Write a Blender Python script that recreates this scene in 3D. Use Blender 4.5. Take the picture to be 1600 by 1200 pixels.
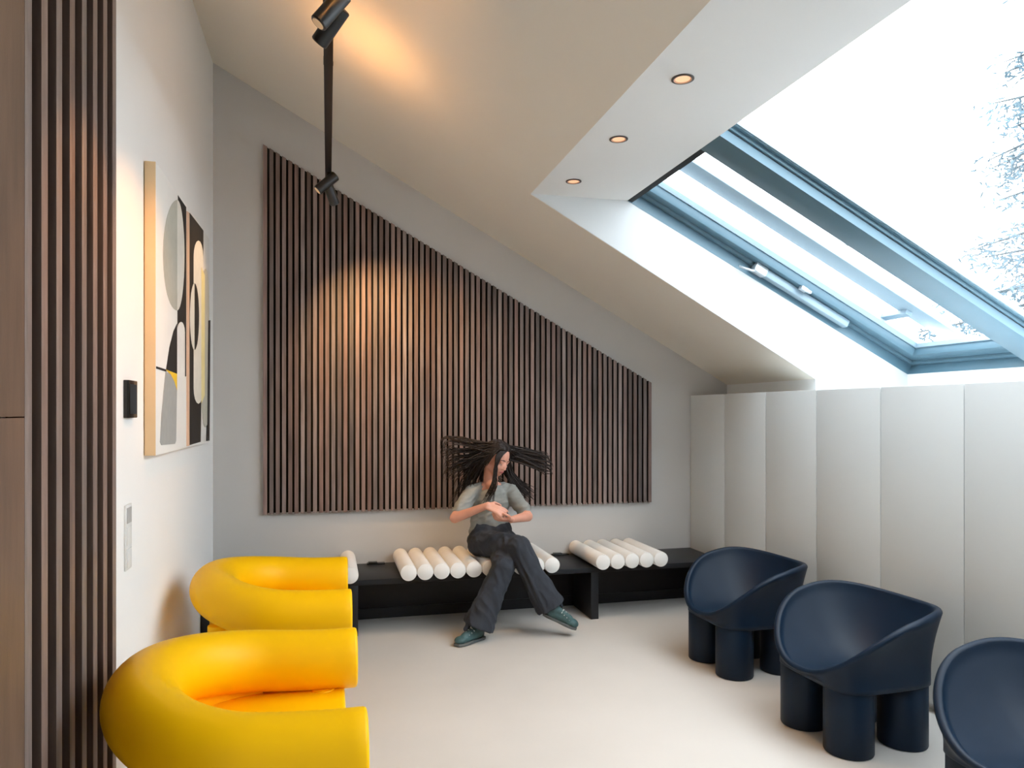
import bpy, bmesh, math, random
from mathutils import Vector, Matrix
from mathutils.noise import noise as mnoise

for o in list(bpy.data.objects):
    bpy.data.objects.remove(o)
random.seed(7)
scene = bpy.context.scene
COL = scene.collection
PI = math.pi

# ------------------------------------------------------------------ camera
cam_d = bpy.data.cameras.new('camera')
cam = bpy.data.objects.new('camera', cam_d)
COL.objects.link(cam)
cam.location = (0.0, 0.0, 1.5)
cam.rotation_euler = (math.radians(90), 0, math.radians(-14.0245))
cam_d.sensor_width = 36.0
cam_d.lens = 36.0 * 1149.0 / 1600.0
cam_d.shift_y = 43.0 / 1600.0
cam_d.clip_start = 0.05
scene.camera = cam

# ------------------------------------------------------------------ sky (even overcast) and exposure
SKY = 8.0
DOWN_W, SPOT_L, SPOT_CV, SPOT_UP, SPOT_CV2, SPOT_P, RAIL_UP = 24, 55, 52, 45, 20, 125, 8.5   # lamp powers (W)
world = bpy.data.worlds.new('overcast_sky')
scene.world = world
world.use_nodes = True
bg = world.node_tree.nodes['Background']
bg.inputs[0].default_value = (0.88, 0.945, 1.0, 1)
bg.inputs[1].default_value = SKY
scene.view_settings.view_transform = 'Standard'
scene.view_settings.look = 'None'
scene.view_settings.gamma = 1.0
scene.view_settings.use_curve_mapping = False
scene.view_settings.exposure = 0.25
try:
    scene.cycles.max_bounces = 12
    scene.cycles.diffuse_bounces = 8
    scene.cycles.transparent_max_bounces = 16
    scene.cycles.caustics_reflective = False
    scene.cycles.caustics_refractive = False
    scene.cycles.sample_clamp_indirect = 6.0
    scene.cycles.use_denoising = True
except Exception:
    pass

# ------------------------------------------------------------------ materials
M = {}
def nodes_of(name):
    m = bpy.data.materials.new(name)
    m.use_nodes = True
    nt = m.node_tree
    return m, nt, nt.nodes['Principled BSDF']
def mat(name, col, rough=0.6, var=0.0, scale=6.0, bump=0.0, bscale=200.0, metal=0.0, stretch=(1, 1, 1), spec=0.5, rand=0.0, coat=0.0):
    """plain colour with a soft procedural mottling, optional fine relief and per-piece variation"""
    m, nt, b = nodes_of(name)
    N, L = nt.nodes, nt.links
    b.inputs['Roughness'].default_value = rough
    b.inputs['Metallic'].default_value = metal
    b.inputs['Specular IOR Level'].default_value = spec
    b.inputs['Coat Weight'].default_value = coat
    tc = N.new('ShaderNodeTexCoord')
    mp = N.new('ShaderNodeMapping'); mp.inputs['Scale'].default_value = stretch
    L.new(tc.outputs['Object'], mp.inputs['Vector'])
    nz = N.new('ShaderNodeTexNoise'); nz.inputs['Scale'].default_value = scale; nz.inputs['Detail'].default_value = 5
    L.new(mp.outputs[0], nz.inputs['Vector'])
    ramp = N.new('ShaderNodeValToRGB')
    lo = [c * (1 - var) for c in col]; hi = [min(1, c * (1 + var)) for c in col]
    ramp.color_ramp.elements[0].position = 0.3; ramp.color_ramp.elements[1].position = 0.7
    ramp.color_ramp.elements[0].color = (*lo, 1); ramp.color_ramp.elements[1].color = (*hi, 1)
    L.new(nz.outputs['Fac'], ramp.inputs['Fac'])
    out = ramp.outputs[0]
    if rand:
        oi = N.new('ShaderNodeObjectInfo')
        mr = N.new('ShaderNodeMapRange'); mr.inputs[3].default_value = 1 - rand; mr.inputs[4].default_value = 1 + rand
        L.new(oi.outputs['Random'], mr.inputs[0])
        hs = N.new('ShaderNodeHueSaturation')
        L.new(mr.outputs[0], hs.inputs['Value']); L.new(out, hs.inputs['Color'])
        ms = N.new('ShaderNodeMath'); ms.operation = 'MULTIPLY'; ms.inputs[1].default_value = 37.0
        fr = N.new('ShaderNodeMath'); fr.operation = 'FRACT'
        L.new(oi.outputs['Random'], ms.inputs[0]); L.new(ms.outputs[0], fr.inputs[0])
        m2 = N.new('ShaderNodeMapRange'); m2.inputs[3].default_value = 0.65; m2.inputs[4].default_value = 1.25
        L.new(fr.outputs[0], m2.inputs[0]); L.new(m2.outputs[0], hs.inputs['Saturation'])
        out = hs.outputs[0]
    L.new(out, b.inputs['Base Color'])
    if bump:
        n2 = N.new('ShaderNodeTexNoise'); n2.inputs['Scale'].default_value = bscale; n2.inputs['Detail'].default_value = 3
        L.new(mp.outputs[0], n2.inputs['Vector'])
        bp = N.new('ShaderNodeBump'); bp.inputs['Strength'].default_value = bump; bp.inputs['Distance'].default_value = 0.002
        L.new(n2.outputs['Fac'], bp.inputs['Height']); L.new(bp.outputs[0], b.inputs['Normal'])
    M[name] = m
    return m
mat('wall_white', (0.86, 0.86, 0.85), 0.85, 0.012, 2.0, 0.08, 350)
mat('wall_taupe', (0.54, 0.525, 0.51), 0.85, 0.02, 2.0, 0.08, 350)
mat('ceiling_white', (0.80, 0.755, 0.675), 0.9, 0.012, 1.5, 0.05, 300)
mat('soffit_white', (0.74, 0.745, 0.74), 0.85, 0.01, 1.5)
mat('floor_resin', (0.60, 0.57, 0.535), 0.42, 0.035, 1.6, 0.05, 120)
mat('slat_wood', (0.185, 0.130, 0.115), 0.55, 0.34, 5.0, 0.25, 60, stretch=(9, 9, 0.55), rand=0.38)
mat('slat_wood_pale', (0.19, 0.138, 0.120), 0.5, 0.22, 5.0, 0.25, 60, stretch=(9, 9, 0.55), rand=0.18)
mat('board_wood', (0.150, 0.092, 0.062), 0.5, 0.16, 5.0, 0.15, 60, stretch=(6, 6, 0.8))
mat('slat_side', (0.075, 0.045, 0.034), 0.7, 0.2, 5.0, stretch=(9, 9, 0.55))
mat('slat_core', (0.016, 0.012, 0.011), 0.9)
mat('reveal_white', (0.62, 0.635, 0.64), 0.85, 0.01, 1.5)
mat('felt_black', (0.006, 0.006, 0.006), 0.95, 0.1, 30)
mat('bench_black', (0.008, 0.010, 0.014), 0.45, 0.1, 8, 0.04, 200, spec=0.35)
mat('bolster_white', (0.80, 0.785, 0.755), 0.8, 0.02, 12, 0.2, 500)
mat('yellow_plastic', (0.95, 0.52, 0.0), 0.45, 0.01, 6, 0.05, 260, spec=0.2)
mat('navy_plastic', (0.0034, 0.0125, 0.029), 0.45, 0.05, 8, 0.10, 320, spec=0.2)
mat('black_metal', (0.010, 0.010, 0.011), 0.4, 0.05, 20)
mat('cupboard_white', (0.68, 0.705, 0.705), 0.5, 0.008, 2.0)
mat('window_blue', (0.095, 0.180, 0.235), 0.4, 0.02, 6)
mat('window_pale', (0.27, 0.37, 0.44), 0.4, 0.02, 6)
mat('gasket', (0.012, 0.018, 0.024), 0.7)
mat('zinc', (0.55, 0.60, 0.64), 0.35, 0.03, 20, metal=0.5)
mat('copper_ring', (0.06, 0.045, 0.04), 0.4)
mat('reflector', (0.75, 0.42, 0.24), 0.4)
mat('device_black', (0.006, 0.008, 0.009), 0.25)
mat('switch_white', (0.74, 0.75, 0.74), 0.4)
mat('switch_grey', (0.45, 0.46, 0.46), 0.4)
mat('canvas', (0.80, 0.79, 0.76), 0.8, 0.012, 8, 0.2, 600)
mat('canvas_edge', (0.74, 0.53, 0.31), 0.8, 0.02, 8, 0.2, 600)
for n, c in dict(black=(0.014, 0.012, 0.011), stone=(0.50, 0.49, 0.42), cream=(0.76, 0.73, 0.66), white=(0.82, 0.80, 0.76),
                 yellow=(0.86, 0.56, 0.03), straw=(0.80, 0.70, 0.34), grey=(0.36, 0.37, 0.36), peach=(0.72, 0.47, 0.33)).items():
    mat('paint_' + n, c, 0.7, 0.04, 25, 0.1, 500)
mat('skin', (0.62, 0.30, 0.215), 0.5, 0.05, 20)
mat('lip', (0.50, 0.16, 0.16), 0.45)
mat('eye_white', (0.7, 0.68, 0.66), 0.3)
mat('iris', (0.03, 0.018, 0.012), 0.3)
mat('hair_dark', (0.022, 0.016, 0.015), 0.55, 0.35, 60, spec=0.3)
mat('tee_grey', (0.245, 0.25, 0.235), 0.9, 0.06, 14, 0.4, 420)
mat('trousers', (0.024, 0.029, 0.040), 0.9, 0.12, 14, 0.4, 420)
mat('shoe_teal', (0.035, 0.085, 0.090), 0.55, 0.2, 40, 0.3, 300)
mat('shoe_sole', (0.10, 0.11, 0.11), 0.7)
mat('lace_white', (0.62, 0.64, 0.62), 0.8)
mat('cord_black', (0.008, 0.008, 0.009), 0.5)
mat('bark', (0.05, 0.06, 0.065), 0.9, 0.2, 12, 0.5, 60)
mat('leaf_hazed', (0.055, 0.092, 0.115), 0.7, 0.25, 3)  # haze of the glass and bleached exposure put into the leaf colour
mat('roof_metal', (0.10, 0.17, 0.24), 0.5, 0.05, 4)
def glass():
    m, nt, b = nodes_of('window_glass')
    N, L = nt.nodes, nt.links
    N.remove(b)
    t = N.new('ShaderNodeBsdfTransparent'); t.inputs[0].default_value = (0.97, 0.985, 0.99, 1)
    g = N.new('ShaderNodeBsdfGlossy'); g.inputs['Roughness'].default_value = 0.03
    lw = N.new('ShaderNodeLayerWeight'); lw.inputs[0].default_value = 0.5
    pw = N.new('ShaderNodeMath'); pw.operation = 'POWER'; pw.inputs[1].default_value = 5.0
    L.new(lw.outputs['Facing'], pw.inputs[0])
    fz = N.new('ShaderNodeMath'); fz.operation = 'MULTIPLY_ADD'; fz.inputs[1].default_value = 0.5; fz.inputs[2].default_value = 0.03
    L.new(pw.outputs[0], fz.inputs[0])
    mx = N.new('ShaderNodeMixShader')
    L.new(fz.outputs[0], mx.inputs[0]); L.new(t.outputs[0], mx.inputs[1]); L.new(g.outputs[0], mx.inputs[2])
    L.new(mx.outputs[0], N['Material Output'].inputs[0])
    M['glass'] = m
glass()
def lamp_mat(name, col, s):
    m, nt, b = nodes_of(name)
    b.inputs['Base Color'].default_value = (0.8, 0.6, 0.4, 1)
    b.inputs['Emission Color'].default_value = (*col, 1)
    b.inputs['Emission Strength'].default_value = s
    M[name] = m
lamp_mat('lamp_lens', (1.0, 0.62, 0.28), 0.12)
lamp_mat('downlight_lens', (1.0, 0.50, 0.26), 0.55)

# ------------------------------------------------------------------ mesh helpers
class MB:
    def __init__(self): self.v = []; self.f = []
    def add(self, vs, fs):
        k = len(self.v); self.v += [tuple(p) for p in vs]; self.f += [tuple(i + k for i in f) for f in fs]; return self
    def box(self, x0, x1, y0, y1, z0, z1):
        return self.add([(x0,y0,z0),(x1,y0,z0),(x1,y1,z0),(x0,y1,z0),(x0,y0,z1),(x1,y0,z1),(x1,y1,z1),(x0,y1,z1)],
                        [(3,2,1,0),(4,5,6,7),(0,1,5,4),(1,2,6,5),(2,3,7,6),(3,0,4,7)])
    def rings(self, rings, cap0=True, cap1=True):
        n = len(rings[0]); vs = [p for r in rings for p in r]; fs = []
        for i in range(len(rings) - 1):
            for j in range(n):
                a = i*n + j; b = i*n + (j+1) % n
                fs.append((a, b, b+n, a+n))
        if cap0: fs.append(tuple(range(n-1, -1, -1)))
        if cap1: fs.append(tuple(range((len(rings)-1)*n, len(rings)*n)))
        return self.add(vs, fs)
    def prism(self, poly, axis, a, b):
        """extrude a 2-D polygon along an axis; poly gives the two other coordinates in order"""
        def P(p, h):
            if axis == 'x': return (h, p[0], p[1])
            if axis == 'y': return (p[0], h, p[1])
            return (p[0], p[1], h)
        return self.rings([[P(p, a) for p in poly], [P(p, b) for p in poly]])
    def tube(self, path, radii, n=12, cap=True, flat=1.0, up=None, rnd=False):
        path = [Vector(p) for p in path]
        if not isinstance(radii, (list, tuple)): radii = [radii] * len(path)
        T = []
        for i in range(len(path)):
            a = path[max(i-1, 0)]; b = path[min(i+1, len(path)-1)]
            d = b - a; T.append(d.normalized() if d.length > 1e-9 else Vector((0, 0, 1)))
        u0 = Vector(up) if up else (Vector((0, 0, 1)) if abs(T[0].z) < 0.9 else Vector((1, 0, 0)))
        U = (u0 - T[0] * u0.dot(T[0])).normalized(); R = []
        for i, p in enumerate(path):
            U = (U - T[i] * U.dot(T[i])).normalized(); W = T[i].cross(U)
            R.append([p + (U * math.sin(2*PI*k/n) * flat + W * math.cos(2*PI*k/n)) * radii[i] for k in range(n)])
        if rnd:      # rounded ends
            def endr(i, sgn):
                out = []
                for q in (0.35, 0.7, 0.92):
                    c = path[i] + T[i] * sgn * radii[i] * q
                    s = math.sqrt(1 - q*q)
                    out.append([c + (Vector(pp) - path[i]) * s for pp in R[i]])
                return out
            R = endr(0, -1)[::-1] + R + endr(len(path)-1, 1)
        return self.rings(R, cap, cap)
    def cyl(self, c, r, z0, z1, n=32, bev=0.0):
        prof = [(r, z0), (r, z1)] if not bev else [(r-bev, z0), (r-bev*0.3, z0+bev*0.3), (r, z0+bev), (r, z1-bev), (r-bev*0.3, z1-bev*0.3), (r-bev, z1)]
        return self.rings([[(c[0]+q*math.cos(2*PI*k/n), c[1]+q*math.sin(2*PI*k/n), z) for k in range(n)] for q, z in prof])
    def ball(self, c, r, n=16, m=10, mtx=None):
        c = Vector(c); r = (r, r, r) if not isinstance(r, (list, tuple)) else r
        R = []
        for i in range(m + 1):
            t = -PI/2 + PI * (i + 0.02) / (m + 0.04)
            ring = []
            for k in range(n):
                p = Vector((r[0]*math.cos(t)*math.cos(2*PI*k/n), r[1]*math.cos(t)*math.sin(2*PI*k/n), r[2]*math.sin(t)))
                if mtx is not None: p = mtx @ p
                ring.append(c + p)
            R.append(ring)
        return self.rings(R)
    def bm(self):
        me = bpy.data.meshes.new('m'); me.from_pydata(self.v, [], self.f); me.update()
        return me
def setparent(o, parent):
    if not parent: return
    o.parent = parent
    if parent.type == 'EMPTY': o.matrix_parent_inverse = Matrix.Translation(-parent.location)
def link(name, me, material, parent=None, smooth=False, angle=None):
    me.name = name
    o = bpy.data.objects.new(name, me); COL.objects.link(o)
    if material: me.materials.clear(); me.materials.append(M[material])
    b = bmesh.new(); b.from_mesh(me); bmesh.ops.recalc_face_normals(b, faces=b.faces); b.to_mesh(me); b.free()
    if smooth:
        for p in me.polygons: p.use_smooth = True
        if angle: me.set_sharp_from_angle(angle=math.radians(angle))
    setparent(o, parent)
    return o
def build(mb, name, material, parent=None, smooth=False, angle=None, bevel=0.0, segs=2):
    me = mb.bm()
    if bevel:
        b = bmesh.new(); b.from_mesh(me)
        bmesh.ops.recalc_face_normals(b, faces=b.faces)
        es = [e for e in b.edges if len(e.link_faces) == 2 and e.calc_face_angle(0) > 0.6]
        bmesh.ops.bevel(b, geom=es, offset=bevel, segments=segs, profile=0.5, affect='EDGES')
        b.to_mesh(me); b.free(); smooth = True; angle = angle or 35
    return link(name, me, material, parent, smooth, angle)
def face_front(o, axis, sgn, front, side):
    """veneered face on a dark core: the face looking along axis*sgn takes the front material"""
    me = o.data; me.materials.clear(); me.materials.append(M[front]); me.materials.append(M[side])
    for p in me.polygons: p.material_index = 0 if p.normal[axis] * sgn > 0.7 else 1
    return o
def boxo(name, x0, x1, y0, y1, z0, z1, material, parent=None, bevel=0.0):
    return build(MB().box(x0, x1, y0, y1, z0, z1), name, material, parent, bevel=bevel)
def tag(o, label, cat, group=None, kind=None):
    o['label'] = label; o['category'] = cat
    if group: o['group'] = group
    if kind: o['kind'] = kind
    return o
def thing(name, label, cat, loc=(0, 0, 0), group=None, kind=None):
    o = bpy.data.objects.new(name, None); COL.objects.link(o); o.location = loc; o.empty_display_size = 0.1
    return tag(o, label, cat, group, kind)
def copy_tree(o, parent=None):
    c = o.copy(); COL.objects.link(c); c.parent = parent
    for ch in list(o.children): copy_tree(ch, c)
    return c
def remesh(mb, voxel, smooth_it=6, factor=0.5):
    """one continuous skin around overlapping volumes"""
    me = mb.bm()
    b = bmesh.new(); b.from_mesh(me); bmesh.ops.recalc_face_normals(b, faces=b.faces); b.to_mesh(me); b.free()
    o = bpy.data.objects.new('tmp', me); COL.objects.link(o)
    r = o.modifiers.new('r', 'REMESH'); r.mode = 'VOXEL'; r.voxel_size = voxel; r.adaptivity = 0
    s = o.modifiers.new('s', 'SMOOTH'); s.factor = factor; s.iterations = smooth_it
    dg = bpy.context.evaluated_depsgraph_get(); dg.update()
    me2 = bpy.data.meshes.new_from_object(o.evaluated_get(dg))
    bpy.data.objects.remove(o)
    return me2
def spot(name, loc, target, power, angle, col, blend=0.6, size=0.03, parent=None):
    d = bpy.data.lights.new(name, 'SPOT'); d.energy = power; d.spot_size = math.radians(angle); d.spot_blend = blend
    d.color = col; d.shadow_soft_size = size
    o = bpy.data.objects.new(name, d); COL.objects.link(o); o.location = loc
    o.rotation_euler = (Vector(target) - Vector(loc)).to_track_quat('-Z', 'Y').to_euler()
    setparent(o, parent)
    return o
WARM = (1.0, 0.60, 0.27)
AMBER = (1.0, 0.47, 0.14)

# ================================================================== THE ROOM
XL, YB, YF = -0.79, 5.55, -1.6          # left wall, back wall, wall behind the camera
CA, CB = 3.525, 0.555                   # sloped ceiling: z = CA - CB * x
def ceil_z(x): return CA - CB * x
OX0, OX1 = 1.217, 3.246                 # dormer opening in the slope
OY0, OY1 = 0.10, 4.397
SOF = 2.852                             # flat soffit height
WX0, WZ0, WX1, WZ1 = 1.86, SOF, 4.0, 1.765   # inner line of the roof windows
KN = ceil_z(OX1)

fl = boxo('floor', XL - 0.2, WX1 + 0.1, YF - 0.2, YB + 0.2, -0.12, 0.0, 'floor_resin')
tag(fl, 'pale beige seamless resin floor', 'floor', kind='structure')
wb = build(MB().prism([(XL - 0.2, 0), (OX1 + 0.9, 0), (OX1 + 0.9, 1.9), (XL - 0.2, 4.2)], 'y', YB, YB + 0.2), 'wall_back', 'wall_taupe')
tag(wb, 'taupe grey gable wall behind the slat panel', 'wall', kind='structure')
wl = boxo('wall_left', XL - 0.2, XL, YF - 0.2, YB, 0, 4.15, 'wall_white')
tag(wl, 'white painted side wall with the abstract canvas', 'wall', kind='structure')
wf = boxo('wall_front', XL, WX1 + 0.1, YF - 0.2, YF, 0, 4.15, 'wall_white')
tag(wf, 'white wall on the camera side of the room', 'wall', kind='structure')
wr = build(MB().box(OX1, OX1 + 0.12, OY1 + 0.004, YB, 0, KN + 0.12), 'wall_right', 'wall_white')
tag(wr, 'low white knee wall behind the cupboards', 'wall', kind='structure')
boxo('dormer_sill', OX1, WX1, OY0, OY1, 1.50, 1.58, 'wall_white', wr)
boxo('dormer_apron', WX1, WX1 + 0.10, OY0 - 0.1, OY1 + 0.1, 0, WZ1, 'wall_white', wr)
boxo('knee_panel', OX1, OX1 + 0.05, OY0, OY1, 0, 1.50, 'wall_white', wr)
boxo('knee_panel', OX1, OX1 + 0.12, YF, OY0, 0, KN + 0.12, 'wall_white', wr)

TH = 0.16
def slope_slab(x0, x1, y0, y1):
    return MB().prism([(x0, ceil_z(x0)), (x1, ceil_z(x1)), (x1, ceil_z(x1) + TH), (x0, ceil_z(x0) + TH)], 'y', y0, y1)
ce = build(slope_slab(XL - 0.2, OX0, YF - 0.2, YB + 0.2), 'ceiling', 'ceiling_white')
tag(ce, 'cream sloped plaster ceiling falling to the right', 'ceiling', kind='structure')
build(slope_slab(OX0, OX1 + 0.12, OY1 + 0.004, YB + 0.2), 'slope_panel', 'ceiling_white', ce)
build(slope_slab(OX0, OX1 + 0.12, YF - 0.2, OY0 - 0.004), 'slope_panel', 'ceiling_white', ce)
build(MB().prism([(OX0, SOF), (WX0, SOF), (WX0 - 0.2, SOF + 0.1), (WX0 - 0.3, SOF + 0.2), (OX0, SOF + 0.2)], 'y', OY0 - 0.05, OY1 + 0.05), 'soffit', 'soffit_white', ce)
reveal_poly = [(OX0, SOF), (WX0, SOF), (WX1, WZ1), (WX1, 1.50), (OX1, 1.50), (OX1, KN)]
# the reveal cheeks are thick boards flush with the opening
build(MB().prism(reveal_poly, 'y', OY1, OY1 + 0.004), 'reveal_cheek', 'reveal_white', ce)
build(MB().prism([(OX0 - 0.1, SOF + 0.3), (WX0, SOF + 0.3), (WX1 + 0.1, WZ1 + 0.3), (WX1 + 0.1, 1.4), (OX1 + 0.12, 1.4), (OX1 + 0.12, KN + 0.13), (OX0, SOF + 0.13)], 'y', OY1 + 0.004, OY1 + 0.09), 'reveal_backing', 'soffit_white', ce)
build(MB().prism([(OX0, SOF), (WX0, SOF), (WX0, SOF + 0.3), (WX1 + 0.1, WZ1 + 0.3), (WX1 + 0.1, 1.4), (OX1, 1.4), (OX1, KN)], 'y', OY0 - 0.09, OY0), 'reveal_cheek', 'soffit_white', ce)

# ------------------------------------------------------------------ roof windows
TA = math.atan2(WZ0 - WZ1, WX1 - WX0)
VD = Vector((math.cos(TA), 0, -math.sin(TA))); ND = Vector((math.sin(TA), 0, math.cos(TA))); WO = Vector((WX0, 0, WZ0))
LV = (WX1 - WX0) / math.cos(TA)
def wp(y, v, n): return WO + VD * v + ND * n + Vector((0, y, 0))
def wbox(mb, y0, y1, v0, v1, n0, n1):
    return mb.add([wp(y0,v0,n0), wp(y1,v0,n0), wp(y1,v1,n0), wp(y0,v1,n0), wp(y0,v0,n1), wp(y1,v0,n1), wp(y1,v1,n1), wp(y0,v1,n1)],
                  [(3,2,1,0),(4,5,6,7),(0,1,5,4),(1,2,6,5),(2,3,7,6),(3,0,4,7)])
def ring(y0, y1, v0, v1, w, n0, n1):
    mb = MB()
    outer = [(y0, v0), (y1, v0), (y1, v1), (y0, v1)]; inner = [(y0+w, v0+w), (y1-w, v0+w), (y1-w, v1-w), (y0+w, v1-w)]
    vs = [wp(a, b, n0) for a, b in outer] + [wp(a, b, n0) for a, b in inner] + [wp(a, b, n1) for a, b in outer] + [wp(a, b, n1) for a, b in inner]
    fs = []
    for i in range(4):
        j = (i + 1) % 4
        fs += [(i, j, j+4, i+4), (i+8, i+12, j+12, j+8), (i, i+8, j+8, j), (i+4, j+4, j+12, i+12)]
    return mb.add(vs, fs)
VT = -0.15                               # the windows run up behind the soffit
def roof_window(n, y0, y1, label, step=0.030, ns=0.068, sw=0.070, nsash=0.084, npane=0.160):
    w = thing('window_%d' % n, label, 'roof window', tuple(wp((y0+y1)/2, LV, 0)), kind='structure')
    build(ring(y0 - 0.05, y1 + 0.05, VT - 0.06, LV + 0.05, 0.052, 0.0, npane + 0.03), 'frame', 'window_blue', w)
    build(ring(y0 + 0.0005, y1 - 0.0005, VT, LV - 0.001, step, ns, npane + 0.03), 'frame_step', 'window_blue', w, bevel=0.004)
    k = step - 0.001
    build(ring(y0 + k, y1 - k, VT + k, LV - k, 0.012, nsash + 0.008, npane + 0.025), 'gasket', 'gasket', w)
    k = step + 0.006
    s = build(ring(y0 + k, y1 - k, VT + k, LV - k, sw, nsash, npane + 0.025), 'sash', 'window_blue', w, bevel=0.005)
    k += sw - 0.002
    build(ring(y0 + k, y1 - k, VT + k, LV - k, 0.013, npane - 0.018, npane + 0.015), 'glazing_bead', 'window_pale', s)
    build(wbox(MB(), y0 + k - 0.004, y1 - k + 0.004, VT + k - 0.004, LV - k + 0.004, npane, npane + 0.006), 'pane', 'glass', s)
    return w
B1, B0 = 3.44, 3.25                      # coupling beam between the first two windows
win1 = roof_window(1, B1, OY1, 'roof window with blue frame beside the white reveal, fitted with a chain opener')
win2 = roof_window(2, 1.72, B0, 'large roof window above the blue coupling beam, tree branches behind its glass', 0.012, 0.050, 0.020, 0.066, 0.090)
win3 = roof_window(3, OY0, 1.53, 'unseen blue framed roof window added for fill light on the camera side of the room')  # unseen window, added to even out the daylight
def beam(n, y0, y1, label):
    b = build(wbox(MB(), y0 + 0.0, y1 - 0.0, 0.0, LV, -0.001, 0.066), 'trim_%d' % n, 'window_blue', bevel=0.004)
    tag(b, label, 'beam', kind='structure')
    c = build(wbox(MB(), y0 + 0.015, y1 - 0.015, 0.0, LV, 0.06, 0.120), 'beam_core', 'window_blue', b)
    return b
bm1 = beam(1, B0, B1, 'broad blue coupling beam between the two roof windows')
beam(2, 1.53, 1.72, 'blue coupling beam nearer the camera')
build(wbox(MB(), B0 - 0.004, B0 + 0.02, 0.0, LV, 0.046, 0.054), 'groove', 'gasket', bm1)
build(wbox(MB(), B1, OY1, -0.004, 0.034, 0.006, 0.022), 'top_rail', 'gasket', win1)
# grip bar on the beam side of window 1
build(wbox(MB(), B1 - 0.002, B1 + 0.016, 1.00, 1.67, 0.012, 0.030), 'grip_bar', 'zinc', win1, bevel=0.004)
build(wbox(MB(), B1 - 0.004, B1 + 0.020, 0.985, 1.005, 0.008, 0.034), 'grip_end', 'window_pale', win1)
# chain opener on the far jamb
act = build(wbox(MB(), OY1 - 0.066, OY1 - 0.012, 1.00, 1.77, 0.030, 0.082), 'opener_box', 'window_pale', win1, bevel=0.006)
build(wbox(MB(), OY1 - 0.070, OY1 - 0.008, 0.965, 1.06, 0.026, 0.086), 'opener_cap', 'zinc', act, bevel=0.006)
build(MB().tube([wp(OY1 - 0.05, 0.99, 0.03), wp(OY1 - 0.07, 0.95, 0.012), wp(OY1 - 0.055, 0.90, 0.004), wp(OY1 - 0.03, 0.875, 0.010)], 0.008, 8), 'hook', 'zinc', act, smooth=True)
build(wbox(wbox(MB(), OY1 - 0.128, OY1 - 0.088, 1.30, 1.35, 0.060, 0.086), OY1 - 0.122, OY1 - 0.098, 1.348, 1.385, 0.066, 0.086), 'catch', 'zinc', act, bevel=0.004)
# outside: an added bar up the slope, standing in for the pane's pale stripe
rr = thing('pane_stripe_bar', 'pale blue bar added outside the first window pane for the stripe in its glass', 'rail', tuple(wp(4.18, LV + 0.2, 0.2)))
build(wbox(MB(), 4.085, 4.255, -0.3, LV + 0.3, 0.285, 0.315), 'stripe_bar', 'window_pale', rr, bevel=0.006)
for vv in (-0.25, 2.02):
    build(wbox(MB(), 4.17, 4.46, vv, vv + 0.05, 0.255, 0.285), 'stripe_branch', 'window_pale', rr)

# ------------------------------------------------------------------ tree outside
def tree(label, base, top, seed, nb, spread):
    rnd = random.Random(seed)
    t = thing('pine_tree', label, 'tree', base, group='trees outside the roof window')
    mb = MB(); lf = MB()
    b = Vector(base); tp = Vector(top)
    mb.tube([b, b.lerp(tp, 0.5) + Vector((0.1, 0.05, 0)), tp], [0.16, 0.10, 0.02], 8)
    for i in range(nb):
        f = 0.42 + 0.58 * i / nb
        p = b.lerp(tp, f); a = rnd.uniform(0, 2*PI); ln = spread * (1.15 - f) * rnd.uniform(0.7, 1.2) * 1.7
        q = p + Vector((math.cos(a) * ln, math.sin(a) * ln, -0.12 * ln))
        mb.tube([p, p.lerp(q, 0.5) + Vector((0, 0, 0.05)), q], [0.03, 0.02, 0.006], 5)
        for k in range(int(170 * ln)):
            s = rnd.uniform(0.15, 1.0)
            c = p.lerp(q, s) + Vector((rnd.gauss(0, 0.10), rnd.gauss(0, 0.10), rnd.gauss(-0.05, 0.06)))
            d = Vector((rnd.gauss(0, 1), rnd.gauss(0, 1), rnd.gauss(-0.5, 0.5))).normalized() * rnd.uniform(0.06, 0.13)
            w = d.cross(Vector((rnd.gauss(0, 1), rnd.gauss(0, 1), rnd.gauss(0, 1)))).normalized() * 0.010
            lf.add([c - w, c + d * 0.5 - w * 1.2, c + d, c + d * 0.5 + w * 1.2, c + d * 0.2 + w], [(0, 1, 2, 3, 4)])
    build(mb, 'trunk', 'bark', t, smooth=True)
    fo = build(lf, 'foliage', 'leaf_hazed', t); fo['kind'] = 'stuff'
tree('needled tree with glass haze in its pale blue leaf colour, at the right edge of the skylight', (8.3, 6.30, -3.0), (8.2, 6.25, 6.9), 5, 90, 1.7)

# ------------------------------------------------------------------ ceiling downlights
for y, lab in ((4.10, 'recessed copper downlight nearest the slat wall, smallest of the soffit row'), (3.41, 'recessed copper downlight in the middle of the soffit row'),
               (2.73, 'recessed copper downlight at the near end of the soffit row, largest in view')):
    d = thing('downlight', lab, 'downlight', (1.397, y, SOF), 'downlights in the flat soffit')
    n = 32
    def ringp(r, z): return [(1.397 + r*math.cos(2*PI*k/n), y + r*math.sin(2*PI*k/n), z) for k in range(n)]
    build(MB().rings([ringp(0.046, SOF - 0.0005), ringp(0.046, SOF - 0.004), ringp(0.037, SOF - 0.005), ringp(0.036, SOF - 0.0005)], False, False), 'trim_ring', 'copper_ring', d, smooth=True, angle=40)
    build(MB().rings([ringp(0.0365, SOF - 0.0045), ringp(0.030, SOF - 0.0015)], False, False), 'reflector', 'reflector', d, smooth=True)
    build(MB().rings([ringp(0.0305, SOF - 0.0017), ringp(0.001, SOF - 0.0012)], False, True), 'lens', 'downlight_lens', d)
    spot('downlight_lamp', (1.397, y, SOF - 0.012), (1.45, y, 0), DOWN_W, 95, WARM, 0.9, 0.03, d)

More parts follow.
